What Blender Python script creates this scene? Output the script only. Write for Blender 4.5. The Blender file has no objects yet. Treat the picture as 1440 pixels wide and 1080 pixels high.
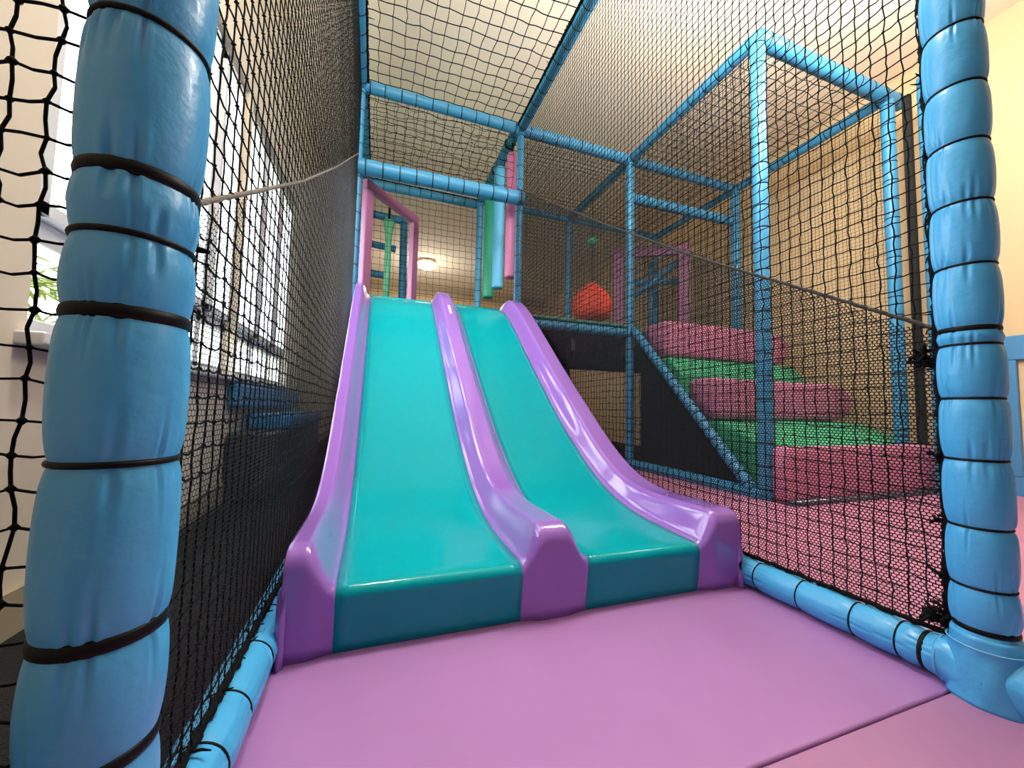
import bpy, math, random
import numpy as np
from mathutils import Matrix, Vector
random.seed(7); rng = np.random.default_rng(11)
S = bpy.context.scene; COL = S.collection
PI = math.pi

# ------------------------------------------------------------------ materials
def srgb(r, g, b):
    f = lambda c: (c/255/12.92) if c/255 <= .04045 else ((c/255+.055)/1.055)**2.4
    return (f(r), f(g), f(b), 1)
def mat(name, col, rough=.5, bump=0, bscale=60, coat=0, spec=.5, vary=0, vscale=3, metal=0, emit=None, estr=0, detail=3, sheen=0):
    m = bpy.data.materials.new(name); m.use_nodes = True
    n = m.node_tree.nodes; l = m.node_tree.links; b = n['Principled BSDF']
    b.inputs['Base Color'].default_value = col; b.inputs['Roughness'].default_value = rough
    b.inputs['Metallic'].default_value = metal; b.inputs['Specular IOR Level'].default_value = spec
    b.inputs['Coat Weight'].default_value = coat; b.inputs['Coat Roughness'].default_value = .06
    if sheen: b.inputs['Sheen Weight'].default_value = sheen
    if emit: b.inputs['Emission Color'].default_value = emit; b.inputs['Emission Strength'].default_value = estr
    if bump or vary:
        tc = n.new('ShaderNodeTexCoord')
    if bump:
        nz = n.new('ShaderNodeTexNoise'); nz.inputs['Scale'].default_value = bscale; nz.inputs['Detail'].default_value = detail
        bp = n.new('ShaderNodeBump'); bp.inputs['Strength'].default_value = bump; bp.inputs['Distance'].default_value = .01
        l.new(tc.outputs['Object'], nz.inputs['Vector']); l.new(nz.outputs['Fac'], bp.inputs['Height']); l.new(bp.outputs['Normal'], b.inputs['Normal'])
    if vary:
        n2 = n.new('ShaderNodeTexNoise'); n2.inputs['Scale'].default_value = vscale; n2.inputs['Detail'].default_value = 4
        rp = n.new('ShaderNodeValToRGB'); rp.color_ramp.elements[0].position = .3; rp.color_ramp.elements[1].position = .7
        c0 = [c*(1-vary) for c in col[:3]]+[1]; c1 = [min(1, c*(1+vary)) for c in col[:3]]+[1]
        rp.color_ramp.elements[0].color = c0; rp.color_ramp.elements[1].color = c1
        l.new(tc.outputs['Object'], n2.inputs['Vector']); l.new(n2.outputs['Fac'], rp.inputs['Fac']); l.new(rp.outputs['Color'], b.inputs['Base Color'])
    return m
M = dict(
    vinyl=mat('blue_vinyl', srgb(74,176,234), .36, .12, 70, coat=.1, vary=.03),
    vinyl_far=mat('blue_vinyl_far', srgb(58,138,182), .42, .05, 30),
    tie=mat('black_plastic', srgb(9,10,12), .5, spec=.2),
    cord=mat('black_cord', srgb(10,10,12), .8, spec=.15),
    twine=mat('black_twine', srgb(10,10,12), .75, spec=.15),
    fine=mat('black_fine_mesh', srgb(11,11,12), .6, spec=.25),
    roof_twine=mat('dark_twine', srgb(30,30,34), .7),
    seam=mat('grey_edge_cord', srgb(120,110,98), .6, .6, 300), seam2=mat('dark_edge_cord', srgb(46,40,35), .7, .6, 300),
    teal=mat('teal_fibreglass', srgb(0,160,170), .13, .02, 14, coat=.0, spec=.3),
    purple=mat('purple_fibreglass', srgb(154,108,200), .13, .03, 18, coat=.8),
    mat_pink=mat('pink_vinyl_mat', srgb(168,120,182), .42, .25, 7, vary=.035, vscale=5, coat=.08),
    mat_pink2=mat('pink_vinyl_mat_front', srgb(166,116,160), .5, .2, 9, vary=.03, vscale=4),
    mat_rose=mat('rose_vinyl_mat', srgb(186,120,150), .45, .2, 7, vary=.03, vscale=4),
    pink=mat('pink_vinyl', srgb(206,126,160), .42, .1, 20),
    frame_pink=mat('pink_padded_board', srgb(150,90,128), .5, .1, 20),
    green=mat('green_vinyl', srgb(58,176,126), .42, .1, 20),
    roll_green=mat('green_foam_roller', srgb(24,150,118), .45, .1, 30),
    roll_blue=mat('blue_foam_roller', srgb(84,170,214), .45, .1, 30),
    roll_pink=mat('pink_foam_roller', srgb(184,106,148), .45, .1, 30),
    mint=mat('mint_foam_roller', srgb(110,200,160), .5),
    red=mat('red_vinyl_bag', srgb(255,80,44), .65),
    wall=mat('cream_wall_paint', srgb(220,192,150), .85, .05, 40, vary=.02, vscale=1.2),
    wallw=mat('white_wall_paint', srgb(226,214,194), .85, .05, 40, vary=.02, vscale=1.2),
    ceil=mat('cream_ceiling_paint', srgb(250,236,214), .9, .04, 30, vary=.02, vscale=1),
    band=mat('grey_trim_paint', srgb(178,164,138), .7),
    bluepaint=mat('blue_dado_paint', srgb(74,140,190), .45),
    carpet=mat('dark_carpet', srgb(30,31,35), .95, .8, 260, vary=.3, vscale=120),
    upvc=mat('white_window_frame', srgb(236,238,240), .3),
    wood=mat('dark_plywood', srgb(58,48,40), .8, .1, 12, vary=.3, vscale=6),
    deck=mat('green_deck_mat', srgb(70,130,110), .6),
    blackpanel=mat('black_fabric', srgb(14,14,14), .9),
    pipe=mat('grey_metal_pipe', srgb(108,112,128), .35, metal=.6),
    grass=mat('lawn', srgb(96,108,40), .9, vary=.3, vscale=8),
    leaf=mat('palm_leaf', srgb(100,112,34), .6, vary=.2, vscale=6),
    trunk=mat('palm_trunk', srgb(110,88,66), .9, .6, 40),
    lamp=mat('lamp_glass', srgb(255,240,210), .4, emit=(1,.80,.48,1), estr=14),
    greybox=mat('dark_grey_laminate', srgb(70,72,78), .6),
    brass=mat('lamp_rim', srgb(226,206,170), .5),
)
def glass():
    m = bpy.data.materials.new('window_glass'); m.use_nodes = True; n = m.node_tree.nodes; l = m.node_tree.links
    n.remove(n['Principled BSDF']); o = n['Material Output']
    t = n.new('ShaderNodeBsdfTransparent'); g = n.new('ShaderNodeBsdfGlossy'); g.inputs['Roughness'].default_value = .02
    f = n.new('ShaderNodeFresnel'); f.inputs['IOR'].default_value = 1.45; x = n.new('ShaderNodeMixShader')
    ge = n.new('ShaderNodeNewGeometry'); mu = n.new('ShaderNodeMath'); mu.operation = 'MULTIPLY_ADD'; mu.inputs[1].default_value = -1; mu.inputs[2].default_value = 1; mm = n.new('ShaderNodeMath'); mm.operation = 'MULTIPLY'
    l.new(ge.outputs['Backfacing'], mu.inputs[0]); l.new(mu.outputs[0], mm.inputs[0]); l.new(f.outputs[0], mm.inputs[1]); l.new(mm.outputs[0], x.inputs[0]); l.new(t.outputs[0], x.inputs[1]); l.new(g.outputs[0], x.inputs[2]); l.new(x.outputs[0], o.inputs[0])
    return m
M['glass'] = glass()

# ------------------------------------------------------------------ mesh helpers
def np_mesh(name, V, Q, smooth=True, T=None):
    V = np.asarray(V, np.float32).reshape(-1, 3); Q = np.asarray(Q, np.int32).reshape(-1, 4)
    T = np.zeros((0, 3), np.int32) if T is None else np.asarray(T, np.int32).reshape(-1, 3)
    me = bpy.data.meshes.new(name); nq, nt = len(Q), len(T)
    me.vertices.add(len(V)); me.vertices.foreach_set('co', V.ravel())
    me.loops.add(nq*4+nt*3); me.loops.foreach_set('vertex_index', np.concatenate([Q.ravel(), T.ravel()]))
    me.polygons.add(nq+nt)
    st = np.concatenate([np.arange(nq)*4, nq*4+np.arange(nt)*3]).astype(np.int32)
    me.polygons.foreach_set('loop_start', st)
    me.polygons.foreach_set('use_smooth', np.full(nq+nt, smooth, bool))
    me.update(calc_edges=True); me.validate(); return me
def obj(name, me, m, parent=None):
    me.materials.clear(); me.materials.append(m) if m else None
    o = bpy.data.objects.new(name, me); COL.objects.link(o)
    if parent is not None:
        o.parent = parent
    return o
def tag(o, label=None, cat=None, group=None, kind=None):
    if label: o['label'] = label
    if cat: o['category'] = cat
    if group: o['group'] = group
    if kind: o['kind'] = kind
    return o
def thing(name, label, cat, loc=(0, 0, 0), group=None):
    o = bpy.data.objects.new(name, None); COL.objects.link(o); o.location = loc; o.empty_display_size = .05
    return tag(o, label, cat, group)
class MB:
    def __init__(s): s.V = []; s.Q = []; s.T = []; s.n = 0
    def add(s, V, Q, T=()):
        V = np.asarray(V, float).reshape(-1, 3)
        s.Q += [[i+s.n for i in q] for q in Q]; s.T += [[i+s.n for i in t] for t in T]
        s.V.append(V); s.n += len(V); return s
    def box(s, a, b, rz=0, c=None):
        (x0, y0, z0), (x1, y1, z1) = a, b
        V = np.array([(x, y, z) for z in (z0, z1) for y in (y0, y1) for x in (x0, x1)], float)
        if rz:
            c = c or ((x0+x1)/2, (y0+y1)/2); ca, sa = math.cos(rz), math.sin(rz)
            d = V[:, :2]-c; V[:, 0] = c[0]+d[:, 0]*ca-d[:, 1]*sa; V[:, 1] = c[1]+d[:, 0]*sa+d[:, 1]*ca
        return s.add(V, [(0,2,3,1),(4,5,7,6),(0,1,5,4),(2,6,7,3),(0,4,6,2),(1,3,7,5)])
    def tube(s, pts, r, seg=12, cap=True):
        P = np.asarray(pts, float); n = len(P); R = np.full(n, r) if np.isscalar(r) else np.asarray(r)
        T = np.gradient(P, axis=0); T /= np.linalg.norm(T, axis=1)[:, None]
        ref = np.array([0, 0, 1.]) if abs(T[:, 2]).max() < .95 else np.array([1., .2, 0])
        V = []
        for i in range(n):
            u = np.cross(T[i], ref); u /= np.linalg.norm(u); v = np.cross(T[i], u)
            a = np.arange(seg)*2*PI/seg
            V.append(P[i]+R[i]*(np.cos(a)[:, None]*u+np.sin(a)[:, None]*v))
        V = np.concatenate(V); Q = [(i*seg+j, i*seg+(j+1) % seg, (i+1)*seg+(j+1) % seg, (i+1)*seg+j) for i in range(n-1) for j in range(seg)]
        T3 = []
        if cap:
            V = np.vstack([V, P[0], P[-1]]); k = n*seg
            T3 = [(k, (j+1) % seg, j) for j in range(seg)]+[(k+1, (n-1)*seg+j, (n-1)*seg+(j+1) % seg) for j in range(seg)]
        return s.add(V, Q, T3)
    def build(s, name, m, parent=None, smooth=False, bevel=0, origin=(0, 0, 0)):
        V = np.concatenate(s.V)-np.asarray(origin)
        o = obj(name, np_mesh(name, V, s.Q, smooth, s.T), m, parent)
        if bevel:
            b = o.modifiers.new('bevel', 'BEVEL'); b.width = bevel; b.segments = 3; b.limit_method = 'ANGLE'
            for p in o.data.polygons: p.use_smooth = True
            w = o.modifiers.new('wn', 'WEIGHTED_NORMAL'); w.keep_sharp = True
        return o
def frame_of(A, B):
    A = np.array(A, float); B = np.array(B, float); d = B-A; L = np.linalg.norm(d); w = d/L
    ref = np.array([0, 0, 1.]) if abs(w[2]) < .9 else np.array([1., 0, 0])
    u = np.cross(ref, w); u /= np.linalg.norm(u); v = np.cross(w, u)
    return A, B, L, u, v, w
_tie = {}
def tie_mesh(r, mr, h):
    k = (round(r, 4), round(mr, 4), round(h, 4))
    if k in _tie: return _tie[k]
    n, k2 = 48, 8
    a = np.arange(n)*2*PI/n; b = np.arange(k2)*2*PI/k2
    A, B = np.meshgrid(a, b, indexing='ij')
    rr = r+mr*np.cos(B)*.9; z = h*np.sin(B)
    V = np.stack([rr*np.cos(A), rr*np.sin(A), z], -1).reshape(-1, 3)
    Q = [(i*k2+j, ((i+1) % n)*k2+j, ((i+1) % n)*k2+(j+1) % k2, i*k2+(j+1) % k2) for i in range(n) for j in range(k2)]
    V = list(V); m0 = len(V)        # the cinched knot and its cut tail
    kx = r+mr
    for s in range(2):
        pass
    me = np_mesh('cable_tie', V, Q); _tie[k] = me; return me
def pad(name, A, B, r, label, cat, ties=None, gap=.115, seg=40, dl=.02, rt=None, wr=.0, seam=None, tm=.0030, thick=(), group=None, m=None, wseed=0, puff=.0):
    """a foam sleeve over a steel tube, cinched by ties"""
    A, B, L, u, v, w = frame_of(A, B)
    root = thing(name, label, cat, tuple(A), group)
    if ties is None:
        n = max(1, int(round(L/gap))); ties = [(i+.5)*L/n+random.uniform(-.008, .008) for i in range(n)]
    rt = rt or r*.9; ties = np.array([t for t in ties if .01 < t < L-.01])
    s = np.linspace(0, L, max(3, int(L/dl)+1)); s = np.unique(np.concatenate([s, ties, ties-.006, ties+.006, ties-.014, ties+.014])); s = s[(s >= 0) & (s <= L)]
    a = np.arange(seg)*2*PI/seg; V = []
    lr = random.Random(wseed+3)
    ks = [[(lr.uniform(0, 2*PI), lr.uniform(.5, 1), lr.uniform(.04, .085)) for _ in range(7)] for _ in range(len(ties)+1)]
    for si in s:
        d = np.abs(ties-si) if len(ties) else np.array([9.]); i = int(d.argmin()); dm = d[i]
        # bulge between neighbouring ties
        rad = rt+(r-rt)*(1-math.exp(-dm/(.014 if seg > 120 else .010)))+puff*(1-math.exp(-dm/.03))
        R = np.full(seg, rad)
        if wr:
            for th, am, sg in ks[i]:
                da = np.abs((a-th+PI) % (2*PI)-PI)
                R -= wr*am*np.exp(-(dm/.022)**2*.6)*(1-math.exp(-(dm/.0045)**2))*(np.exp(-(da/sg)**2)-.35*np.exp(-((da-2*sg)/sg)**2))
        if seam is not None:
            da = np.abs((a-seam+PI) % (2*PI)-PI)
            R -= r*.09*np.exp(-(da/.045)**2)*(1-math.exp(-dm/.012)); R += r*.035*np.exp(-((da-.16)/.07)**2)*(1-math.exp(-dm/.012))
        V.append(w*si+np.cos(a)[:, None]*R[:, None]*u+np.sin(a)[:, None]*R[:, None]*v)
    n = len(s); V = np.concatenate(V+[np.array([[0, 0, 0]]), (w*L)[None]])
    Q = [(i*seg+j, i*seg+(j+1) % seg, (i+1)*seg+(j+1) % seg, (i+1)*seg+j) for i in range(n-1) for j in range(seg)]
    k = n*seg; T = [(k, (j+1) % seg, j) for j in range(seg)]+[(k+1, (n-1)*seg+j, (n-1)*seg+(j+1) % seg) for j in range(seg)]
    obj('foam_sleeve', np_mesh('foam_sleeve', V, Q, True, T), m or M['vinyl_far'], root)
    rot = Matrix((u, v, w)).transposed().to_quaternion()
    for i, t in enumerate(ties):
        h = tm*(2.3 if i in thick else 1)
        o = obj('cable_tie', tie_mesh(rt+tm*.35, tm*(1.2 if i in thick else 1), h), M['tie'], root)
        o.rotation_mode = 'QUATERNION'; o.rotation_quaternion = rot; o.location = tuple(w*t)
    return root

# ------------------------------------------------------------------ nets
def tubes(P0, P1, n, r, sides=4, flat=1.0, turn=True):
    """many straight pieces at once, P0/P1 (N,3), n a vector across them"""
    d = P1-P0; d /= np.linalg.norm(d, axis=1)[:, None]+1e-12
    u = np.cross(d, n); u /= np.linalg.norm(u, axis=1)[:, None]+1e-12; v = np.cross(d, u)
    N = len(P0); out = np.zeros((N, 2*sides, 3))
    for k in range(sides):
        a = 2*PI*k/sides+(PI/sides if turn else 0); off = r*(math.cos(a)*u+flat*math.sin(a)*v)
        out[:, k] = P0+off; out[:, sides+k] = P1+off
    base = (np.arange(N)*2*sides)[:, None]
    Q = np.stack([np.stack([base[:, 0]+k, base[:, 0]+(k+1) % sides, base[:, 0]+sides+(k+1) % sides, base[:, 0]+sides+k], -1) for k in range(sides)], 1)
    return out.reshape(-1, 3), Q.reshape(-1, 4)
def blobs(P, r):
    O = np.array([(1,0,0),(-1,0,0),(0,1,0),(0,-1,0),(0,0,1),(0,0,-1)])*r
    F = np.array([(0,2,4),(2,1,4),(1,3,4),(3,0,4),(2,0,5),(1,2,5),(3,1,5),(0,3,5)])
    V = (P[:, None]+O[None]*rng.uniform(.8, 1.25, (len(P), 1, 1))).reshape(-1, 3)
    T = (F[None]+(np.arange(len(P))*6)[:, None, None]).reshape(-1, 3); return V, T
def net_mesh(o, ux, vx, U, Vv, cu, cv, r, knot, inside=None, jit=.12, bow=.0, off=(0, 0), sag=.06, sides=4, wave=0, flat=False):
    """square net: origin o, unit axes ux, vx, extents U=(u0,u1), V=(v0,v1)"""
    o, ux, vx = map(lambda q: np.array(q, float), (o, ux, vx)); nn = np.cross(ux, vx)
    us = np.arange(U[0]+off[0]*cu, U[1]+1e-6, cu); vs = np.arange(Vv[0]+off[1]*cv, Vv[1]+1e-6, cv)
    GU, GV = np.meshgrid(us, vs, indexing='ij')
    ju = rng.normal(0, jit*cu*.5, GU.shape); jv = rng.normal(0, jit*cv*.5, GU.shape)
    fu = (GU-U[0])/(U[1]-U[0]); fv = (GV-Vv[0])/(Vv[1]-Vv[0])
    jw = bow*np.sin(PI*fu)*np.sin(PI*fv)+rng.normal(0, jit*cu*(.08 if flat else .35), GU.shape)
    if wave: jw = jw+wave*np.sin(GU*9+3*np.sin(GV*3))*np.sin(GV*7+1); jv = jv+wave*.5*np.sin(GU*11+GV*5)
    K = o+(GU+ju)[..., None]*ux+(GV+jv)[..., None]*vx+jw[..., None]*nn
    ins = np.ones(GU.shape, bool) if inside is None else inside(GU, GV)
    Vs, Qs, n0 = [], [], 0
    for ax in (0, 1):
        A = K[:-1] if ax == 0 else K[:, :-1]; B = K[1:] if ax == 0 else K[:, 1:]
        m = (ins[:-1] & ins[1:]) if ax == 0 else (ins[:, :-1] & ins[:, 1:])
        A = A[m]; B = B[m]
        c = cu if ax == 0 else cv
        side = vx if ax == 0 else ux
        Mid = (A+B)/2+rng.normal(0, sag*c*.6, (len(A), 1))*side+rng.normal(0, sag*c*(.12 if flat else .5), (len(A), 1))*nn-(sag*c*.7*np.array([0, 0, 1.]) if ax == 0 and abs(vx[2]) > .5 else 0)
        for P0, P1 in ((A, Mid), (Mid, B)):
            V, Q = tubes(P0, P1, nn, r, sides); Vs.append(V); Qs.append(Q+n0); n0 += len(V)
    V, T = blobs(K[ins], knot); Vs.append(V)
    return np.concatenate(Vs), np.concatenate(Qs), T+n0
def hex_mesh(o, ux, vx, U, Vv, a, b, wdt, inside, nrm_j=.0006, lift=0.0):
    """fine hexagonal mesh: pitch a along u, row height b, flat knitted ribs with real depth"""
    o, ux, vx = map(lambda q: np.array(q, float), (o, ux, vx)); nn = np.cross(ux, vx)
    ni = int((U[1]-U[0])/a)+1; nj = int((Vv[1]-Vv[0])/b)+1
    I, J = np.meshgrid(np.arange(ni), np.arange(nj), indexing='ij')
    cu = U[0]+(I+.5*(J % 2))*a; cv = Vv[0]+J*b
    def pt(u, v): return o+u[..., None]*ux+v[..., None]*vx+(lift+.0008*np.sin(u*5+v*3)*np.sin(v*4))[..., None]*nn
    m = inside(cu, cv); cu, cv = cu[m], cv[m]
    # vertices of each cell: top, upper-left, lower-left, bottom (shared edges made once: 3 per cell)
    t = b*.62; s = b*.38
    top = (cu, cv+t); ul = (cu-a/2, cv+s); ll = (cu-a/2, cv-s); bt = (cu, cv-t); 
    segs = [(top, ul), (ul, ll), (ll, bt)]
    Vs, Qs, n0 = [], [], 0
    for p, q in segs:
        V, Q = tubes(pt(*p), pt(*q), nn, wdt, 4, .35, False); Vs.append(V); Qs.append(Q+n0); n0 += len(V)
    return np.concatenate(Vs), np.concatenate(Qs)
def rope(name, pts, r, m, parent, lumps=0, fray=0, twist=True, seg=8):
    """a laced border cord: lumpy, with small loose ends"""
    P = np.array(pts, float); d = np.linalg.norm(np.diff(P, axis=0), axis=1); s = np.concatenate([[0], np.cumsum(d)]); n = max(6, int(s[-1]/.006))
    t = np.linspace(0, s[-1], n); Q = np.stack([np.interp(t, s, P[:, i]) for i in range(3)], 1)
    Q += rng.normal(0, r*.22, Q.shape)*(1 if lumps else .5)
    R = r*(1+(.45*np.abs(np.sin(t*90+np.sin(t*23)*2))+rng.uniform(-.1, .25, n) if lumps else .12*np.sin(t*600)))
    b = MB(); b.tube(Q, R, seg)
    if lumps:
        for k in range(int(s[-1]*lumps)):
            i = rng.integers(2, n-2); c = Q[i]; e = c+rng.normal(0, r*2.2, 3); b.tube([c, (c+e)/2+rng.normal(0, r*.4, 3), e], [r*.5, r*.42, r*.2], 5)
    return b.build(name, m, parent, smooth=True)
def net(name, label, o, ux, vx, U, Vv, cu, cv, r, knot, inside=None, m=None, edge=.0, **kw):
    root = thing(name, label, 'net', tuple(o))
    V, Q, T = net_mesh((0, 0, 0), ux, vx, U, Vv, cu, cv, r, knot, inside, **kw)
    obj('knotted_mesh', np_mesh('knotted_mesh', V, Q, True, T), m or M['twine'], root)
    if edge:
        ux, vx = np.array(ux, float), np.array(vx, float); e = edge; c = [ux*a+vx*b_ for a, b_ in ((U[0]+e, Vv[0]+e), (U[1]-e, Vv[0]+e), (U[1]-e, Vv[1]-e), (U[0]+e, Vv[1]-e), (U[0]+e, Vv[0]+e))]
        rope('border_rope', c, .0065, M['cord'], root, lumps=8, seg=6)
    return root

# ------------------------------------------------------------------ dimensions (metres)
W, D, H = 1.2, 2.5, 2.8
XB, XE, YB, YR = 2.31, 3.6, 1.24, 3.7
ZD = 1.22
# ------------------------------------------------------------------ the room
XL, XR, YF, YN, ZC = -.56, 4.1, 8.5, -4.6, 3.25
def struct(name, b, m, **kw): return tag(b.build(name, m, **kw), kind='structure')
struct('floor', MB().box((XL-.15, YN, -.12), (XR+.1, YF, -.04)), M['carpet'])
struct('ceiling', MB().box((XL-.15, YN-.1, ZC), (XR+.1, YF+.1, ZC+.1)), M['ceil'])
struct('wall_far', MB().box((XL-.15, YF, -.12), (XR+.1, YF+.1, ZC)), M['wall'])
struct('wall_near', MB().box((XL-.15, YN-.1, -.12), (XR+.1, YN, ZC)), M['greybox'])
struct('wall_right', MB().box((XR, YN-.1, -.12), (XR+.1, YF+.1, ZC)), M['wall'])
wins = [(.79, 2.12), (2.17, 3.46)]; ZS, ZT, ZM = .63, 2.27, .89
b = MB(); ys = [YN, wins[0][0], wins[0][1], wins[1][0], wins[1][1], YF]
b.box((XL-.16, YN, -.12), (XL, YF, ZS)); b.box((XL-.16, YN, ZT), (XL, YF, ZC))
for i in (0, 2, 4): b.box((XL-.16, ys[i], ZS), (XL, ys[i+1], ZT))
struct('wall_left', b, M['wallw'])
struct('baseboard_far', MB().box((XL, YF-.02, -.04), (XR, YF, .09)), M['band'])
struct('baseboard_left', MB().box((XL, YN, -.04), (XL+.015, YF, .06)), M['band'])
struct('trim_1', MB().box((XL, YF-.06, 3.06), (XR, YF, ZC)), M['band'])
for i, (a, c) in enumerate(wins):
    w = tag(bpy.data.objects.new('window_%d' % (i+1), None), kind='structure'); COL.objects.link(w); w.location = (XL, a, ZS)
    og = (XL, a, ZS); f = MB(); x0, x1 = XL-.11, XL-.05; t = .045
    f.box((x0, a, ZS), (x1, a+t, ZT)); f.box((x0, c-t, ZS), (x1, c, ZT)); f.box((x0, a, ZS), (x1, c, ZS+t)); f.box((x0, a, ZT-t), (x1, c, ZT))
    f.box((x0, a, ZM-.03), (x1, c, ZM+.03))
    nm = 4 if i == 0 else 3
    for k in range(1, nm): y = a+(c-a)*k/nm; f.box((x0, y-.028, ZS), (x1, y+.028, ZT))
    f.build('window_frame', M['upvc'], w, bevel=.004, origin=og)
    sh = MB()
    for k in range(nm):
        y0 = a+(c-a)*k/nm+.03; y1 = a+(c-a)*(k+1)/nm-.03; xs0, xs1 = XL-.06, XL-.02
        sh.box((xs0, y0, ZM+.03), (xs1, y0+.035, ZT-.04)); sh.box((xs0, y1-.035, ZM+.03), (xs1, y1, ZT-.04)); sh.box((xs0, y0, ZM+.03), (xs1, y1, ZM+.065)); sh.box((xs0, y0, ZT-.08), (xs1, y1, ZT-.04))
    sh.build('window_sash', M['upvc'], w, bevel=.003, origin=og)
    MB().box((XL-.082, a+t, ZS+t), (XL-.078, c-t, ZT-t)).build('window_glass', M['glass'], w, origin=og)
    MB().box((XL-.05, a-.03, ZS-.03), (XL+.05, c+.03, ZS)).build('window_sill', M['upvc'], w, bevel=.006, origin=og)
# blue timber frame on the right wall
b = MB(); fx = XR-.03; y1 = .93
b.box((fx, -2.2, .87), (XR, y1, 1.03)); b.box((fx, -2.2, -.04), (XR, y1, .12))
for y in (y1-.06, y1-1.2, -2.2): b.box((fx, y, .12), (XR, y+.06, .87))
struct('trim_2', b, M['bluepaint'], bevel=.008)
# outdoors beyond the windows
tag(MB().box((-14, -6, -.3), (XL-.2, 16, -.25)).build('lawn', M['grass']), 'sunlit green lawn seen outside the windows', 'lawn')
def palm(x, y, h, label, seed, n=15):
    r_ = random.Random(seed); root = thing('palm_tree', label, 'tree', (x, y, -.25))
    b = MB(); b.tube([(0, 0, 0), (.03, .02, h*.5), (0, .05, h)], [.09, .07, .06], 10); b.build('trunk', M['trunk'], root, smooth=True)
    b = MB()
    for k in range(n):
        a = 2*PI*k/n+r_.uniform(-.2, .2); e = r_.uniform(.2, 1.0); L = r_.uniform(.8, 1.2); pts = []
        for i in range(9):
            t = i/8; pts.append((math.cos(a)*L*t*math.cos(e*(1-t)), math.sin(a)*L*t*math.cos(e*(1-t)), h+L*t*math.sin(e)-.9*L*t*t))
        b.tube(pts, [.008]*8+[.003], 5)
        for i in range(2, 17):
            t = i/17; p = np.array([np.interp(t*8, range(9), [q[c] for q in pts]) for c in range(3)])
            for sd in (-1, 1):
                dr = np.array([math.cos(a+sd*1.0), math.sin(a+sd*1.0), -.35])*.22*(1.1-t*.6)
                nrm = np.array([0, 0, .004]); w_ = np.array([math.cos(a), math.sin(a), 0])*.012
                b.add([p-w_, p+w_, p+dr, p+dr*.5+nrm+w_*1.3], [(0, 1, 3, 2)])
    b.build('fronds', M['leaf'], root); return root
palm(-1.72, 2.45, 1.3, 'young palm with yellow green fronds outside the nearest window', 1)
palm(-3.4, 5.4, 1.5, 'taller palm with yellow green fronds farther out on the lawn', 2)

# ------------------------------------------------------------------ floor mats
def matbox(name, a, b_, label, m, bev=.005):
    (x0, y0, z0), (x1, y1, z1) = a, b_
    o = MB().box((0, 0, 0), (x1-x0, y1-y0, z1-z0)).build(name, m, bevel=bev); o.location = (x0, y0, z0)
    return tag(o, label, 'mat')
matbox('floor_mat', (.0, .036, -.04), (1.235, 3.2, 0), 'large pink vinyl floor mat at the foot of the twin slide', M['mat_pink'])
matbox('floor_mat', (-.2, -1.3, -.04), (1.5, .033, 0), 'paler pink floor mat in the foreground, in front of the seam', M['mat_pink2'])
matbox('floor_mat', (1.27, .05, -.04), (2.62, 1.28, 0), 'pink floor mat outside the right net, in front of the stair base rail', M['mat_rose'])
matbox('floor_mat', (2.63, -.9, -.04), (4.08, 1.28, 0), 'pink floor mat by the blue framed wall, beyond the right front post', M['mat_rose'])
matbox('floor_mat', (1.52, -1.3, -.04), (2.62, .045, 0), 'pink floor mat right of the front post, beside the foreground mat', M['mat_rose'])
matbox('floor_mat', (1.27, 1.29, -.04), (2.27, 3.2, 0), 'pink floor mat between the slide and the black stair side panel', M['mat_rose'])

# ------------------------------------------------------------------ the twin slide
bedY = [.43,.55,.70,.82,.95,1.07,1.25,1.39,1.60,1.744,1.95,2.14,2.26,2.36,2.5]
bedZ = [.128,.130,.137,.158,.205,.272,.392,.50,.675,.795,.975,1.128,1.196,1.215,1.22]
topY = [.43,.52,.62,.72,.82,.92,1.02,1.12,1.26,1.40,1.55,1.69,1.9,2.1,2.24,2.33,2.42,2.5]
topZ = [.213,.213,.211,.210,.222,.255,.312,.382,.495,.606,.73,.85,1.028,1.192,1.275,1.295,1.285,1.25]
def smooth_curve(Y, Z, n=240):
    y = np.linspace(Y[0], Y[-1], n); z = np.interp(y, Y, Z); k = np.hanning(23); k /= k.sum()
    zp = np.pad(z, 11, mode='reflect', reflect_type='odd'); return y, np.convolve(zp, k, 'valid')
yy, zb = smooth_curve(bedY, bedZ); _, zt = smooth_curve(topY, topZ)
X0, X1 = .045, 1.155
def sst(t): t = np.clip(t, 0, 1); return t*t*(3-2*t)
rails = [(X0-.03, X0+.004, .073, .126), (.515, .567, .622, .685), (1.03, 1.085, X1-.004, X1+.03)]   # foot, crest start, crest end, foot
def w_of(x):
    w = 0
    for i, (a, p, q, c) in enumerate(rails):
        up = 1 if i == 0 else sst((x-a)/(p-a)); dn = 1 if i == 2 else sst((c-x)/(c-q)); w = max(w, min(up, dn) if (i and i != 2) else (dn if i == 0 else up))
        if i == 0 and x < p: w = max(w, 1)
    return w
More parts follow.
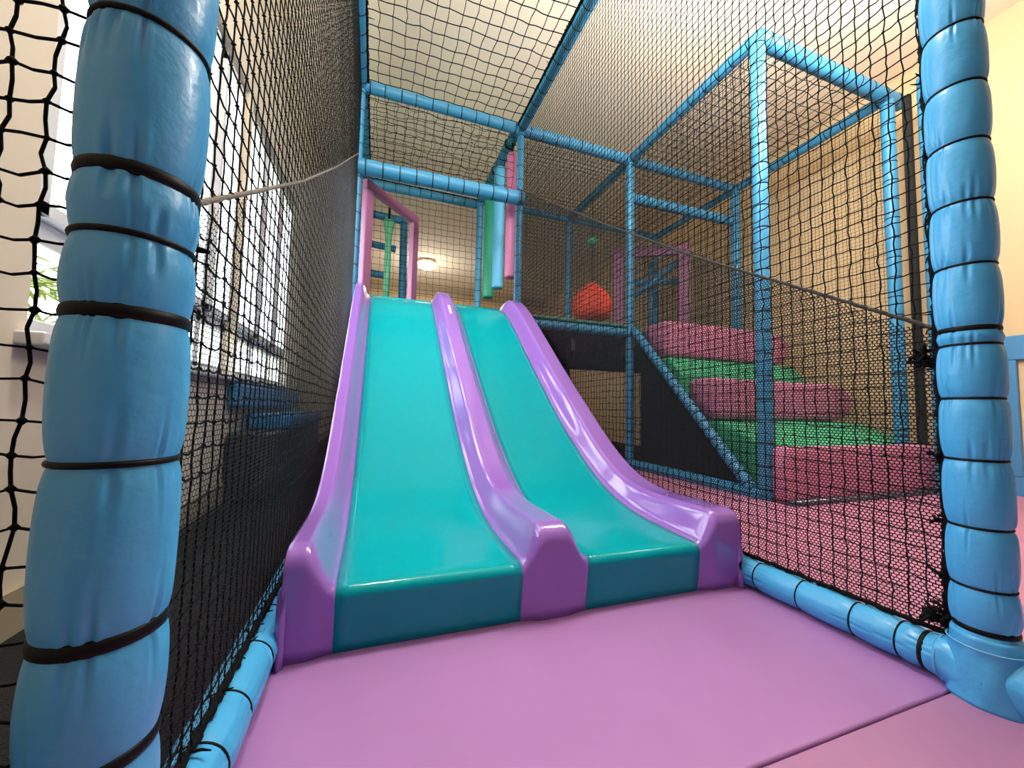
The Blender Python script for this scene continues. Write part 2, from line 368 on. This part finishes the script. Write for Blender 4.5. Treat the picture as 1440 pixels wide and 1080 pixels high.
def slide_piece(name, xs, m, parent, outer=None):
    """loft a strip of the moulding: rows run up the front face, over the lip and up the chute"""
    cols = []
    for x in xs:
        w = w_of(x); z = zb+w*(zt-zb)
        # crest falls into a rounded nose at the front
        h0 = z[0]; r = .022+.022*w; yf = .458-.012*w
        rows = [(yf+.012*(1-k/7), k/7*(h0-r)) for k in range(8)]
        rows += [(yf+r-r*math.cos(a), h0-r+r*math.sin(a)) for a in np.linspace(0, PI/2, 9)[1:]]
        y2 = yy[yy > yf+r+.004]; z2 = z[yy > yf+r+.004]
        y2 = np.linspace(y2[0], 2.5, 150); z2 = np.interp(y2, yy, z)
        rows += list(zip(y2, z2)); cols.append([(x, a, c) for a, c in rows])
    G = np.array(cols)                                             # (cols, rows, 3)
    if outer:                                                       # turned down outer flange
        s = outer; e = G[-1] if s > 0 else G[0]; add = []
        base = np.interp(e[:, 1], yy, zb)-.07
        for k in range(1, 9):
            a = k/8; f = e.copy(); r = .008
            f[:, 0] = e[:, 0]+s*r*math.sin(min(1, a*3)*PI/2)
            lo = np.minimum(np.maximum(base, 0.0), e[:, 2]-.004); lo[e[:, 1] < .72] = 0; lo = np.minimum(lo, e[:, 2])
            tt = 0.0 if a < .34 else (a-.34)/.66
            f[:, 2] = e[:, 2]-np.minimum(r, e[:, 2]-lo)*(1-math.cos(min(1, a*3)*PI/2))-(np.maximum(e[:, 2]-lo-r, 0))*tt
            add.append(f)
        G = np.concatenate([G, np.array(add)]) if s > 0 else np.concatenate([np.array(add)[::-1], G])
    nc, nr = G.shape[:2]
    idx = np.arange(nc*nr).reshape(nc, nr)
    Q = np.stack([idx[:-1, :-1], idx[1:, :-1], idx[1:, 1:], idx[:-1, 1:]], -1).reshape(-1, 4)
    V = G.reshape(-1, 3)-np.array([.6, .46, 0])
    o = obj(name, np_mesh(name, V, Q), m, parent)
    sd = o.modifiers.new('thick', 'SOLIDIFY'); sd.thickness = .008; sd.offset = -1
    return o
sl = thing('twin_slide', 'glossy twin slide with teal lanes and purple edges, standing on the pink mat', 'slide', (.6, .46, 0))
slide_piece('lane', np.linspace(.126, .515, 16), M['teal'], sl)
slide_piece('lane', np.linspace(.685, 1.03, 14), M['teal'], sl)
o = slide_piece('side_rail', np.linspace(X0, .126, 22), M['purple'], sl, outer=-1); o['label'] = 'left purple slide edge'
o = slide_piece('side_rail', np.linspace(1.03, X1, 26), M['purple'], sl, outer=1); o['label'] = 'right purple slide edge'
o = slide_piece('centre_divider', np.linspace(.515, .685, 34), M['purple'], sl)
# rear lip of the slide that hooks over the deck
MB().tube([(.045, 2.43, 1.232), (1.15, 2.43, 1.232)], .018, 14).build('top_lip', M['teal'], sl, smooth=True, origin=(.6, .46, 0))
# small rating plate on the crest
def zcrest(y): return np.interp(y, yy, zt)
y0, y1 = 1.93, 2.02
pl = MB(); pl.add([(.588, y0, zcrest(y0)+.002), (.604, y0, zcrest(y0)+.002), (.604, y1, zcrest(y1)+.002), (.588, y1, zcrest(y1)+.002)], [(0, 1, 2, 3)])
o = pl.build('rating_plate', mat('plate', srgb(206,190,214), .3), sl, origin=(.6, .46, 0)); sd = o.modifiers.new('t', 'SOLIDIFY'); sd.thickness = .002

# ------------------------------------------------------------------ frame: near posts and rails
lt = [.13, .23, .314, .436, .544, .602, .65, .768, .885, 1.0, 1.12, 1.24, 1.36, 1.48, 1.6, 1.72, 1.84, 1.96, 2.08, 2.2, 2.32, 2.44, 2.56, 2.68]
pad('padded_post', (0, 0, -.03), (0, 0, H), .0382, 'thick blue padded post close at the left edge of the photo', 'post', ties=[t+.03 for t in lt], seg=144, dl=.005, rt=.0340, wr=.0034, seam=None, tm=.0024, thick=(4, 6, 2, 1), m=M['vinyl'], wseed=1, puff=.0012)
rtz = [.122, .192, .294, .41, .518, .614, .642, .758, .874, .988, 1.098, 1.214, 1.33, 1.45, 1.57, 1.69, 1.81, 1.93, 2.05, 2.17, 2.3, 2.42, 2.55, 2.67]
pad('padded_post', (W, 0, .02), (W, 0, H), .0415, 'bright blue padded post at the right front corner of the slide bay', 'post', ties=[t-.02 for t in rtz], seg=144, dl=.006, rt=.0365, wr=.0036, seam=3.95, tm=.0023, thick=(0, 6), m=M['vinyl'], wseed=2, puff=.0015)
tr = [D-.0-t for t in (.075, .112, .19, .303, .415, .53, .64, .75, .87, .99, 1.1, 1.22, 1.34, 1.46, 1.58, 1.7, 1.82, 1.94, 2.06, 2.18, 2.3, 2.4)]
pad('base_rail', (W, D, .04), (W, .02, .04), .037, 'blue padded base rail along the foot of the right net', 'rail', ties=tr, seg=96, dl=.006, rt=.0335, wr=.0025, seam=None, tm=.0018, thick=(0,), m=M['vinyl'], wseed=5, puff=.001)
pad('base_rail', (0, D, .04), (0, .02, .04), .037, 'blue padded base rail along the foot of the left net', 'rail', ties=[D-t for t in (.11, .203, .294, .418, .546, .67, .79, .91, 1.03, 1.15, 1.27, 1.4, 1.52, 1.65, 1.77, 1.9, 2.02, 2.15, 2.27, 2.39)], seg=80, dl=.008, rt=.0335, wr=.0025, tm=.0018, m=M['vinyl'], wseed=9, puff=.001)
# stitched corner boot at the foot of the right post, and the next rail it covers
bt = thing('corner_boot', 'stitched blue vinyl corner boot at the foot of the right front post', 'cover', (W, 0, 0))
def sleeve(A, B, r0, r1, n=24, seg=72, amp=.0022, seed=0):
    A, B, L, u, v, w = frame_of(A, B); a = np.arange(seg)*2*PI/seg; V = []
    lr = np.random.default_rng(seed); ph = lr.uniform(0, 6, 6)
    for i in range(n):
        t = i/(n-1); r = r0+(r1-r0)*t+amp*(np.sin(3*a+ph[0]+t*4)+.6*np.sin(7*a+ph[1]-t*6)+.5*np.sin(2*a+9*t+ph[2]))*.6
        V.append(A+w*L*t+(np.cos(a)*r)[:, None]*u+(np.sin(a)*r)[:, None]*v)
    V = np.concatenate(V+[A[None], B[None]]); k = n*seg
    Q = [(i*seg+j, i*seg+(j+1) % seg, (i+1)*seg+(j+1) % seg, (i+1)*seg+j) for i in range(n-1) for j in range(seg)]
    T = [(k, (j+1) % seg, j) for j in range(seg)]+[(k+1, (n-1)*seg+j, (n-1)*seg+(j+1) % seg) for j in range(seg)]
    return V, Q, T
b = MB(); b.add(*sleeve((W, 0, .0), (W, 0, .112), .049, .0435, seed=1)); b.add(*sleeve((W, -.01, .042), (W, .055, .041), .046, .0395, seed=2)); b.add(*sleeve((W+.006, .01, .042), (W+.03, -.2, .042), .047, .042, seed=3))
b.build('cover_panel', M['vinyl'], bt, smooth=True, origin=(W, 0, 0))
b = MB()
for (c, ax, r) in (((W, 0, .094), 'z', .0462), ((W, .052, .041), 'y', .0405), ((W+.008, -.012, .042), 'y', .0488)):
    a = np.linspace(0, 2*PI, 65)
    P = [(c[0]+r*math.cos(t), c[1]+r*math.sin(t), c[2]) if ax == 'z' else (c[0]+r*math.cos(t), c[1], c[2]+r*math.sin(t)) for t in a]
    b.tube(P, .0013, 6, cap=False)
b.build('seam_piping', mat('pale_blue_piping', srgb(120,186,226), .5), bt, smooth=True, origin=(W, 0, 0))
pad('base_rail', (W+.03, -.2, .042), (W+.03, -1.25, .042), .037, 'blue padded base rail running from the corner boot towards the viewer', 'rail', m=M['vinyl'], seg=40)

# far posts and rails of the slide bay
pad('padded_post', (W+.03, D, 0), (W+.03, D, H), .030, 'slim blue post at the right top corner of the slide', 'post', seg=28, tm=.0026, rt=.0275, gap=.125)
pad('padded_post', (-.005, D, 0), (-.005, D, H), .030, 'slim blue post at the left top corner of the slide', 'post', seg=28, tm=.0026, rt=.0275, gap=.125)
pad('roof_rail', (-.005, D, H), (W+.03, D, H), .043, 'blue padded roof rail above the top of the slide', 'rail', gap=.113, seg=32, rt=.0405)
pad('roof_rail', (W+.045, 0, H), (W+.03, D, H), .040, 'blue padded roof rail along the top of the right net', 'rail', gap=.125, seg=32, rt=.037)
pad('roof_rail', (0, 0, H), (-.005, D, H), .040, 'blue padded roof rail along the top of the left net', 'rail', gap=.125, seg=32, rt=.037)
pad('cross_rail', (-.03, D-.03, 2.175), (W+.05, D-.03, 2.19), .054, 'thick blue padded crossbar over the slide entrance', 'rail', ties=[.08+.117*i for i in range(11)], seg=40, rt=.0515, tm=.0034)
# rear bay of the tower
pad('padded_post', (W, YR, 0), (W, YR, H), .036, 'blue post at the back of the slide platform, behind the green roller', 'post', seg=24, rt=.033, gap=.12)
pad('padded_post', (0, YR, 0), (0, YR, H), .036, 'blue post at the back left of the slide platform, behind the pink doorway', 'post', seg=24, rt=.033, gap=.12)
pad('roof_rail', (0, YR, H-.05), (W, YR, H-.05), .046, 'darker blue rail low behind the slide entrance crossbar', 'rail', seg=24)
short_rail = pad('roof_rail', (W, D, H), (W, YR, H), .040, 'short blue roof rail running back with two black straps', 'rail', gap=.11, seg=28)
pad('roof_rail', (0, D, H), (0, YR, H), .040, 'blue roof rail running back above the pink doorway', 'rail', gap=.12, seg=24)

# right hand structure
pad('padded_post', (XB, YB, .0), (XB, YB, H), .042, 'blue post at the near left corner of the stair tower', 'post', seg=36, gap=.13, rt=.040)
pad('padded_post', (XB, D, 0), (XB, D, H), .038, 'blue post beside the head of the stair stringer', 'post', seg=28, gap=.12)
pad('padded_post', (XE, YB, -.0), (XE, YB, H), .040, 'blue post at the near right corner of the stair tower', 'post', seg=28, gap=.14, rt=.038)
pad('padded_post', (XE+.02, 1.04, -.02), (XE+.02, 1.04, H), .045, 'blue post doubled just in front of the right stair tower post', 'post', seg=28, gap=.14)
tag(MB().box((XE-.01, 1.115, 0), (XE+.03, 1.16, H-.06)).build('black_upright', M['blackpanel'], bevel=.01), 'black strip squeezed between the two right stair tower posts', 'strip')
pad('padded_post', (XE, D, 1.22), (XE, D, H), .045, 'dark blue post at the back right, above the top stair', 'post', seg=28, gap=.12)
pad('padded_post', (XB, YR, 0), (XB, YR, H), .038, 'blue post at the rear of the upper deck, behind the red bag', 'post', seg=20, gap=.12)
pad('padded_post', (XE, YR, 0), (XE, YR, H), .038, 'blue post at the far right rear corner of the upper deck', 'post', seg=20, gap=.12)
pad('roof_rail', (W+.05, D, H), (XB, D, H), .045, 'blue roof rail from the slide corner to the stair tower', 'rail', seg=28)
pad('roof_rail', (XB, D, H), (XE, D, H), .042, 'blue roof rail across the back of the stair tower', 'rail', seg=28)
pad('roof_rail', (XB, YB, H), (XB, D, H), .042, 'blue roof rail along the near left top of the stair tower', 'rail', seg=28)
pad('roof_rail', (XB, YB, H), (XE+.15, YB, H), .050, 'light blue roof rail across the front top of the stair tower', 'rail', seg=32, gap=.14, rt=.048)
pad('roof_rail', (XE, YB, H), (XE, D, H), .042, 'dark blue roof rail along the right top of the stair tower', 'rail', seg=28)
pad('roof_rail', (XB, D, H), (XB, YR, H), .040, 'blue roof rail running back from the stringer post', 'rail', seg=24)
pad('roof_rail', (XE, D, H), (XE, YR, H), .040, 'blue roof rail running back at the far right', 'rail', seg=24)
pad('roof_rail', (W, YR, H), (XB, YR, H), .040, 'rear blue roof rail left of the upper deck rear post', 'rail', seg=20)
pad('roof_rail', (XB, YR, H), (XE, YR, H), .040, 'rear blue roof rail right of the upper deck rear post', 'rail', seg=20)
pad('cross_rail', (XB, D, 2.44), (XE, D, 2.45), .045, 'blue crossbar just under the back roof rail of the stair tower', 'rail', seg=28)
pad('deck_rail', (W+.03, D-.01, 1.18), (XB, D-.01, 1.18), .040, 'blue padded rail along the edge of the upper deck', 'rail', seg=28)
pad('base_rail', (XB, YB+.02, .015), (XB, D, .03), .042, 'blue base rail under the black stair side panel', 'rail', seg=32)
pad('stair_stringer', (XB, 1.33, .04), (XB, 2.44, 1.2), .036, 'sloping blue padded stringer beside the pink and green stairs', 'rail', seg=28, gap=.07)
tag(MB().tube([(XB-.03, 1.08, .014), (XE+.08, 1.08, .014)], .014, 12).build('floor_bar', M['pipe'], smooth=True), 'thin grey metal bar on the floor before the lowest pink stair', 'bar')

# ------------------------------------------------------------------ upper deck
dk = thing('upper_deck', 'raised play deck with dark plywood underside and green top mat', 'platform', (W, D, 1.1))
MB().box((0.0, D+.04, 1.09), (XE, YR, 1.19)).build('deck_board', M['wood'], dk, bevel=.006, origin=(W, D, 1.1))
MB().box((0.0, D+.04, 1.19), (XE, YR, ZD+.015)).box((W+.07, D-.045, 1.224), (XB-.05, D+.04, 1.25)).build('top_mat', M['deck'], dk, bevel=.01, origin=(W, D, 1.1))
b = MB()
for x in (.6, W, 1.75, XB, 3.0, 3.56): b.box((x-.02, D+.02, .99), (x+.02, YR, 1.09))
b.box((0, YR-.06, .97), (XE, YR-.02, 1.09)); b.build('joist', M['wood'], dk, origin=(W, D, 1.1))

# ------------------------------------------------------------------ stairs
def bolster(x0, x1, y0, y1, z0, z1, label, m, rr, taper=0):
    """soft block: rounded edges, right end tucked into a curve"""
    nx, nt = 26, 40; V = []
    cy, cz, hy, hz = (y0+y1)/2, (z0+z1)/2, (y1-y0)/2, (z1-z0)/2
    xs = np.concatenate([[x0, x0+.004, x0+.012, x0+.03], np.linspace(x0+.06, x1-rr, 8), x1-rr+rr*np.sin(np.linspace(0, PI/2, 12)[1:])])
    for x in xs:
        d = min(1, max(0, (x-(x1-rr))/rr)); k = math.sqrt(max(.0004, 1-d*d)); e = min(1, .93+.07*math.sin(min(1, (x-x0)/.03)*PI/2))
        for t in range(nt):
            a = 2*PI*t/nt; c, s = math.cos(a), math.sin(a); p = .28
            V.append((x, cy+hy*e*(k if taper else 1)*math.copysign(abs(c)**p, c), cz+hz*e*(.35+.65*k)*math.copysign(abs(s)**p, s)-(hz*(1-(.35+.65*k)))*(1 if taper == 2 else 0)))
    n = len(xs); V += [(x0, cy, cz), (x1, cy, cz)]; K = n*nt
    Q = [(i*nt+j, (i+1)*nt+j, (i+1)*nt+(j+1) % nt, i*nt+(j+1) % nt) for i in range(n-1) for j in range(nt)]
    T = [(K, j, (j+1) % nt) for j in range(nt)]+[(K+1, (n-1)*nt+(j+1) % nt, (n-1)*nt+j) for j in range(nt)]
    og = np.array([x0, cy, z0]); o = obj('stair_bolster', np_mesh('stair_bolster', np.array(V)-og, Q, True, T), m); o.location = og
    return tag(o, label, 'stair')
bolster(2.285, 3.70, 1.10, 1.188, .0, .308, 'lowest and longest pink padded stair, standing on the floor', M['pink'], .12)
bolster(2.39, 3.80, 1.64, 1.90, .44, .735, 'middle pink padded stair between the two green treads', M['pink'], .22)
bolster(2.39, 3.76, 2.10, 2.42, .93, 1.235, 'top pink padded stair level with the upper deck', M['pink'], .22)
def ramp(x0, x1, p, label):
    og = (x0, p[0][0], p[0][1]); b = MB(); n = len(p); V = [(x0, y, z) for y, z in p]+[(x1, y, z) for y, z in p]
    b.add(V, [(i, i+n, (i+1) % n+n, (i+1) % n) for i in range(n)]+[(0, 1, 2, 3), (n, n+3, n+2, n+1)], [(0, 3, 4), (n, n+4, n+3)])
    o = b.build('stair_tread', M['green'], bevel=.02, origin=og); o.location = og; return tag(o, label, 'stair')
ramp(2.375, 3.86, [(1.29, -.03), (1.29, .30), (1.62, .435), (1.94, .435), (1.94, -.03)], 'lower green padded tread behind the lowest pink stair')
ramp(2.375, 3.78, [(1.95, -.03), (1.95, .78), (2.09, .925), (2.43, .925), (2.43, -.03)], 'upper green padded tread below the top pink stair')
b = MB(); P = [(1.36, .05), (2.40, 1.13), (2.40, .07)]
V = [(XB+.038, y, z) for y, z in P]+[(XB+.05, y, z) for y, z in P]
b.add(V, [(0, 1, 4, 3), (1, 2, 5, 4), (2, 0, 3, 5)], [(0, 2, 1), (3, 4, 5)]); o = b.build('stair_side_panel', M['blackpanel'])
tag(o, 'black triangular fabric panel under the sloping stair stringer', 'panel')

# ------------------------------------------------------------------ things on the platform
def roller(x, y, z0, z1, r, m, label, strap=H):
    root = thing('hanging_roller', label, 'roller', (x, y, z0), 'foam rollers hanging in the platform gap')
    MB().tube([(0, 0, 0), (0, 0, .008), (0, 0, .016), (0, 0, z1-z0-.01), (0, 0, z1-z0)], [r*.9, r*.98, r, r, r*.9], 24).build('foam_roll', m, root, smooth=True)
    MB().tube([(0, 0, z1-z0), (0, 0, strap-z0)], .009, 8).build('strap', M['tie'], root, smooth=True)
roller(W, 3.28, 1.585, 2.74, .056, M['roll_green'], 'dark green hanging foam roller, reaching lowest of the three in the gap')
roller(W, 2.97, 1.59, 2.74, .052, M['roll_blue'], 'light blue hanging foam roller between the green and pink ones')
roller(W+.005, 2.63, 1.58, 2.66, .046, M['roll_pink'], 'pink hanging foam roller beside the slide corner post')
for y in (2.70, 3.10):
    o = obj('strap_loop', tie_mesh(.044, .004, .014), M['tie'], short_rail); o.rotation_euler = (PI/2, 0, 0); o.location = (0, y-D, 0); o['label'] = 'wide black strap'
def doorframe(name, A, B, z0, z1, wd, th, label, m):
    A = np.array(A, float); B = np.array(B, float); d = (B-A); L = np.linalg.norm(d); an = math.atan2(d[1], d[0])
    root = thing(name, label, 'frame', (A[0], A[1], z0)); root.rotation_euler = (0, 0, an); h = z1-z0
    for x in (0, L-wd):
        MB().box((x, -th/2, 0), (x+wd, th/2, h-wd)).build('jamb', m, root, bevel=.008)
    MB().box((0, -th/2, h-wd), (L, th/2, h)).build('lintel', m, root, bevel=.008)
    return root
doorframe('doorway_frame', (.045, 2.6), (.47, 3.07), ZD+.02, 2.17, .075, .05, 'pink padded doorway frame at the left top of the slide', M['frame_pink'])
doorframe('doorway_frame', (2.72, 3.37), (3.42, 2.93), ZD+.02, 2.37, .12, .06, 'pink padded doorway frame on the upper deck behind the netting', M['frame_pink'])
# blue play bars seen through that far doorway
pb = thing('climbing_bars', 'group of blue padded bars seen through the far pink doorway', 'bars', (3.2, 3.4, ZD))
for A, B in (((2.95, 3.35, 1.80), (3.45, 3.1, 2.25)), ((2.95, 3.4, 2.0), (3.5, 3.15, 2.02)), ((3.28, 3.4, ZD), (3.28, 3.4, 2.3))):
    MB().tube([np.array(A)-(3.2, 3.4, ZD), np.array(B)-(3.2, 3.4, ZD)], .035, 14).build('bar', M['vinyl_far'], pb, smooth=True)
# red punch bag
rb = thing('punch_bag', 'bright red teardrop shaped hanging bag above the upper deck rail', 'punch bag', (2.28, 3.1, 1.43))
pr0 = [(0, .12), (.012, .165), (.06, .195), (.13, .212), (.19, .207), (.25, .178), (.31, .125), (.355, .075), (.385, .045), (.395, .02)]
pz = np.linspace(0, .395, 40); pk = np.interp(pz, *zip(*pr0)); pk = np.convolve(np.pad(pk, 2, mode='edge'), np.ones(5)/5, 'valid'); pr = list(zip(pz, pk))
MB().tube([(0, 0, z) for z, r in pr], [r for z, r in pr], 36).build('bag_body', M['red'], rb, smooth=True)
MB().tube([(0, 0, .395), (0, 0, H-1.43)], .006, 8).build('hanging_cord', M['cord'], rb, smooth=True)
MB().tube([(0, 0, .80), (0, 0, .815), (0, 0, .86), (0, 0, .875)], [.03, .055, .055, .03], 20).build('stopper_disc', M['green'], rb, smooth=True)
# mint roller beyond the left doorway
mr = thing('hanging_roller', 'mint green flared roller seen through the left pink doorway', 'roller', (.25, 4.2, 1.5))
MB().tube([(0, 0, z) for z in (0, .02, .9, 1.0, 1.08, 1.12)], [.03, .036, .036, .045, .062, .066], 24).build('foam_roll', M['mint'], mr, smooth=True)
MB().tube([(0, 0, 1.12), (0, 0, 1.32)], .014, 8).build('strap', M['tie'], mr, smooth=True)
# bars of the bay behind
for (A, B, r, lb) in (((-.1, 4.9, 3.02), (.5, 4.9, 2.98), .05, 'upper blue bar seen through the left pink doorway'), ((-.1, 4.9, 2.62), (.36, 4.9, 2.58), .045, 'middle dark blue bar seen through the left pink doorway'), ((-.1, 4.9, 2.23), (.3, 4.9, 2.2), .045, 'lowest dark blue bar seen through the left pink doorway')):
    pad('cross_rail', A, B, r, lb, 'rail', seg=20)
pad('padded_post', (.49, 4.9, 0), (.45, 4.9, 3.02), .05, 'blue laced post just inside the right jamb of the left pink doorway', 'post', seg=20)
pad('padded_post', (-.12, 4.9, 0), (-.12, 4.9, 3.02), .05, 'blue post at the left end of the bars behind the pink doorway', 'post', seg=20)

# blue bench under the windows
bn = thing('bench', 'low blue padded bench against the wall beneath the windows', 'bench', (-.42, 2.9, -.04))
MB().box((-.13, -.85, 0), (.1, .9, .36)).build('bench_base', M['greybox'], bn, bevel=.01)
royal = mat('sky_blue_vinyl', srgb(66,150,210), .4)
MB().box((-.13, -.5, .36), (.12, .92, .46)).build('bench_cushion', royal, bn, bevel=.02)
MB().box((-.135, -.85, .50), (-.09, .92, .63)).build('backrest', royal, bn, bevel=.015)

# ------------------------------------------------------------------ nets
zs = lambda y: .607+.665*y                         # line of the edge cord where the double netting ends
def side_net(x, label, sgn, ymin):
    root = thing('safety_net', label, 'net', (x, 0, 0))
    V, Q, T = net_mesh((0, 0, 0), (0, 1, 0), (0, 0, 1), (ymin, D-.02), (.085, H-.03), .0268, .0288, (.00115 if sgn > 0 else .00138), (.0029 if sgn > 0 else .0033), jit=.10, sag=.07, wave=.0008, flat=True)
    obj('knotted_mesh', np_mesh('knotted_mesh', V, Q, True, T), M['twine'], root)
    V, Q = hex_mesh((sgn*.002, 0, 0), (0, 1, 0), (0, 0, 1), (ymin, D-.02), (.085, 2.35), .0084, .0062, (.00062 if sgn > 0 else .00100), lambda u, v: v < zs(u))
    o = obj('fine_mesh', np_mesh('fine_mesh', V, Q, False), M['fine'], root); o['kind'] = 'stuff'
    rope('edge_cord', [(0, ymin-.03, zs(ymin)), (0, .6, zs(.6)-.01), (0, 1.2, zs(1.2)-.012), (0, D-.03, zs(D))], .0034 if sgn > 0 else .0042, M['seam'] if sgn > 0 else M['seam2'], root)
    rope('border_rope', [(0, D-.03, .084), (0, ymin, .084), (0, ymin-.005, .3), (0, ymin-.005, .62), (0, ymin-.005, 1.2), (0, ymin-.005, H-.04)], .0040, M['cord'], root, lumps=60)
    return root
side_net(0.0, 'black knotted net on the left side of the slide, lit by windows', 1, .050)
side_net(W, 'black knotted net on the right side, between slide and stairs', -1, .048)
# bits of lacing gathered where the cords meet the posts
def knots(c, n, s, label):
    b = MB(); 
    for _ in range(n):
        p = np.array(c)+rng.normal(0, s*.35, 3)*(.5, 1, 1.1); q = p+rng.normal(0, s*.55, 3)*(.5, 1, 1); b.tube([p, (p+q)/2+rng.normal(0, s*.15, 3), q], [.0030, .0034, .0022], 6)
    return tag(b.build('lacing_knot', M['cord'], smooth=True), label, 'knot')
knots((W-.003, .058, .60), 26, .022, 'black lacing knot where the sloping cord meets the right front post')
knots((W-.003, .060, .115), 26, .022, 'black lacing knot at the bottom corner beside the right front post')
knots((.003, .056, .62), 18, .020, 'black lacing knot where the sloping cord meets the left front post')
for z in (.192, .294, .41): knots((W-.004, .048, z), 6, .011, {.192: 'small black tie end lowest on the right front post', .294: 'small black tie end second up the right front post', .41: 'small black tie end third up the right front post'}[z])
knots((.004, .042, .43), 9, .012, 'small black tie end on the inner side of the left front post')
net('roof_net', 'black square net stretched over the roof of the slide bay', (0, 0, H), (1, 0, 0), (0, 1, 0), (.03, W), (.02, D), .078, .086, .0028, .0052, sag=.05, jit=.1, edge=.010)
net('roof_net', 'black square net over the roof of the platform behind the slide', (0, D, H), (1, 0, 0), (0, 1, 0), (.03, W), (.02, YR-D), .075, .08, .0025, .0046, sag=.1, jit=.16, edge=.010)
net('safety_net', 'black net strip above the slide entrance crossbar', (0, D+.01, 2.23), (1, 0, 0), (0, 0, 1), (.02, W), (.0, H-2.23), .072, .07, .0019, .0038, sag=.1, jit=.16)
net('safety_net', 'black square net closing the back of the slide platform', (0, YR, ZD), (1, 0, 0), (0, 0, 1), (.03, W+.0), (.02, H-ZD), .068, .068, .0021, .0038, sag=.05, jit=.08, edge=.02)
net('safety_net', 'black net closing the back of the upper deck behind the red bag', (W, YR, ZD), (1, 0, 0), (0, 0, 1), (.03, XE-W), (.02, H-ZD), .045, .045, .0017, .0034, sag=.06, jit=.1)
net('safety_net', 'black net beside the upper deck from slide corner to stringer post', (W, D+.02, ZD+.06), (1, 0, 0), (0, 0, 1), (.03, XB-W), (.02, H-ZD-.08), .034, .034, .0014, .0030, sag=.06, jit=.1)
net('safety_net', 'black net on the left side of the stair tower above the stringer', (XB, YB, .1), (0, 1, 0), (0, 0, 1), (.03, D-YB), (.02, H-.1), .032, .032, .0014, .0030, sag=.06, jit=.1)
net('safety_net', 'small squared black net on the right side of the stair tower', (XE, YB, 0), (0, 1, 0), (0, 0, 1), (.03, YR-YB), (.3, H), .028, .028, .0013, .0030, sag=.06, jit=.08)
net('roof_net', 'black net over the roof of the stair tower', (XB, YB, H), (1, 0, 0), (0, 1, 0), (.03, XE-XB), (.02, D-YB), .075, .08, .0021, .0038, sag=.08, jit=.12, edge=.010)
net('roof_net', 'black net over the roof of the upper deck', (W, D, H), (1, 0, 0), (0, 1, 0), (.03, XE-W), (.02, YR-D), .06, .06, .0019, .0036, sag=.08, jit=.12, edge=.010)
net('safety_net', 'wide black net at the far left edge, in front of the window', (0, 0, 0), (-1, 0, 0), (0, 0, 1), (.033, .5), (.10, 1.5), .0245, .0262, .00120, .0037, sag=.10, jit=.11)

# ------------------------------------------------------------------ lamps
def lamp(x, y, label, e, drop=0, low=0):
    root = thing('ceiling_lamp', label, 'lamp', (x, y, ZC), 'round ceiling lamps')
    if drop: MB().tube([(0, 0, 0), (0, 0, -drop)], .012, 12).build('rod', M['brass'], root, smooth=True)  # stem, used only by the added fill lamps
    pr = [(0, .17), (-.03, .175), (-.05, .17)]
    MB().tube([(0, 0, z-drop) for z, r in pr], [r for z, r in pr], 40).build('rim', M['brass'], root, smooth=True)
    pr = [(-.05, .165), (-.09, .155), (-.13, .125), (-.16, .07), (-.17, .012)]
    MB().tube([(0, 0, z-drop) for z, r in pr], [r for z, r in pr], 40).build('glass_dome', M['lamp'], root, smooth=True)
    ld = bpy.data.lights.new('lamp_light', 'POINT'); ld.shadow_soft_size = .16; ld.energy = e; ld.color = (1, .97, .93)
    lo = bpy.data.objects.new('lamp_light', ld); COL.objects.link(lo); lo.parent = root; lo.location = (0, 0, -.36-drop-low)
lamp(.995, 6.92, 'glowing round ceiling lamp seen through the net above the slide', 17, 0, .45)
lamp(1.75, .75, 'added out of view fill lamp between the slide and the stair tower', 60, .3)  # added out of frame to brighten the ceiling and the tower
lamp(2.7, .6, 'added out of view fill lamp in front of the pink and green stairs', 36, .2)  # added out of frame as fill on the stair fronts
lamp(.3, .64, 'added out of view fill lamp above the slide bay roof net', 60, .05)  # added out of frame to light the mat and right post
# daylight entering the two windows
for i, (a, c) in enumerate(wins):
    ld = bpy.data.lights.new('window_daylight', 'AREA'); ld.shape = 'RECTANGLE'; ld.size = ZT-ZS; ld.size_y = c-a; ld.cycles.is_portal = True
    lo = bpy.data.objects.new('window_daylight', ld); COL.objects.link(lo); lo.location = (XL-.25, (a+c)/2, (ZS+ZT)/2); lo.rotation_euler = (0, -PI/2, 0)
w = bpy.data.worlds.new('sky'); S.world = w; w.use_nodes = True; bg = w.node_tree.nodes['Background']
bg.inputs[0].default_value = (.84, .92, 1, 1); bg.inputs[1].default_value = 9.0

# ------------------------------------------------------------------ camera
yaw, pitch, roll, f = .3396, .0655, .0219, 543.25
fw = Vector((math.sin(yaw)*math.cos(pitch), math.cos(yaw)*math.cos(pitch), math.sin(pitch)))
r0 = Vector((math.cos(yaw), -math.sin(yaw), 0)); u0 = r0.cross(fw)
r = r0*math.cos(roll)+u0*math.sin(roll); u = -r0*math.sin(roll)+u0*math.cos(roll)
cd = bpy.data.cameras.new('camera'); cam = bpy.data.objects.new('camera', cd); COL.objects.link(cam)
cam.matrix_world = Matrix(((r.x, u.x, -fw.x, .1828), (r.y, u.y, -fw.y, -.3802), (r.z, u.z, -fw.z, .4807), (0, 0, 0, 1)))
cd.sensor_width = 36; cd.lens = f/1440*36; cd.clip_start = .02
S.camera = cam
vs = S.view_settings; S.display_settings.display_device = 'sRGB'
vs.view_transform = 'Standard'; vs.look = 'None'; vs.gamma = 1; vs.use_curve_mapping = False; vs.exposure = 0.70
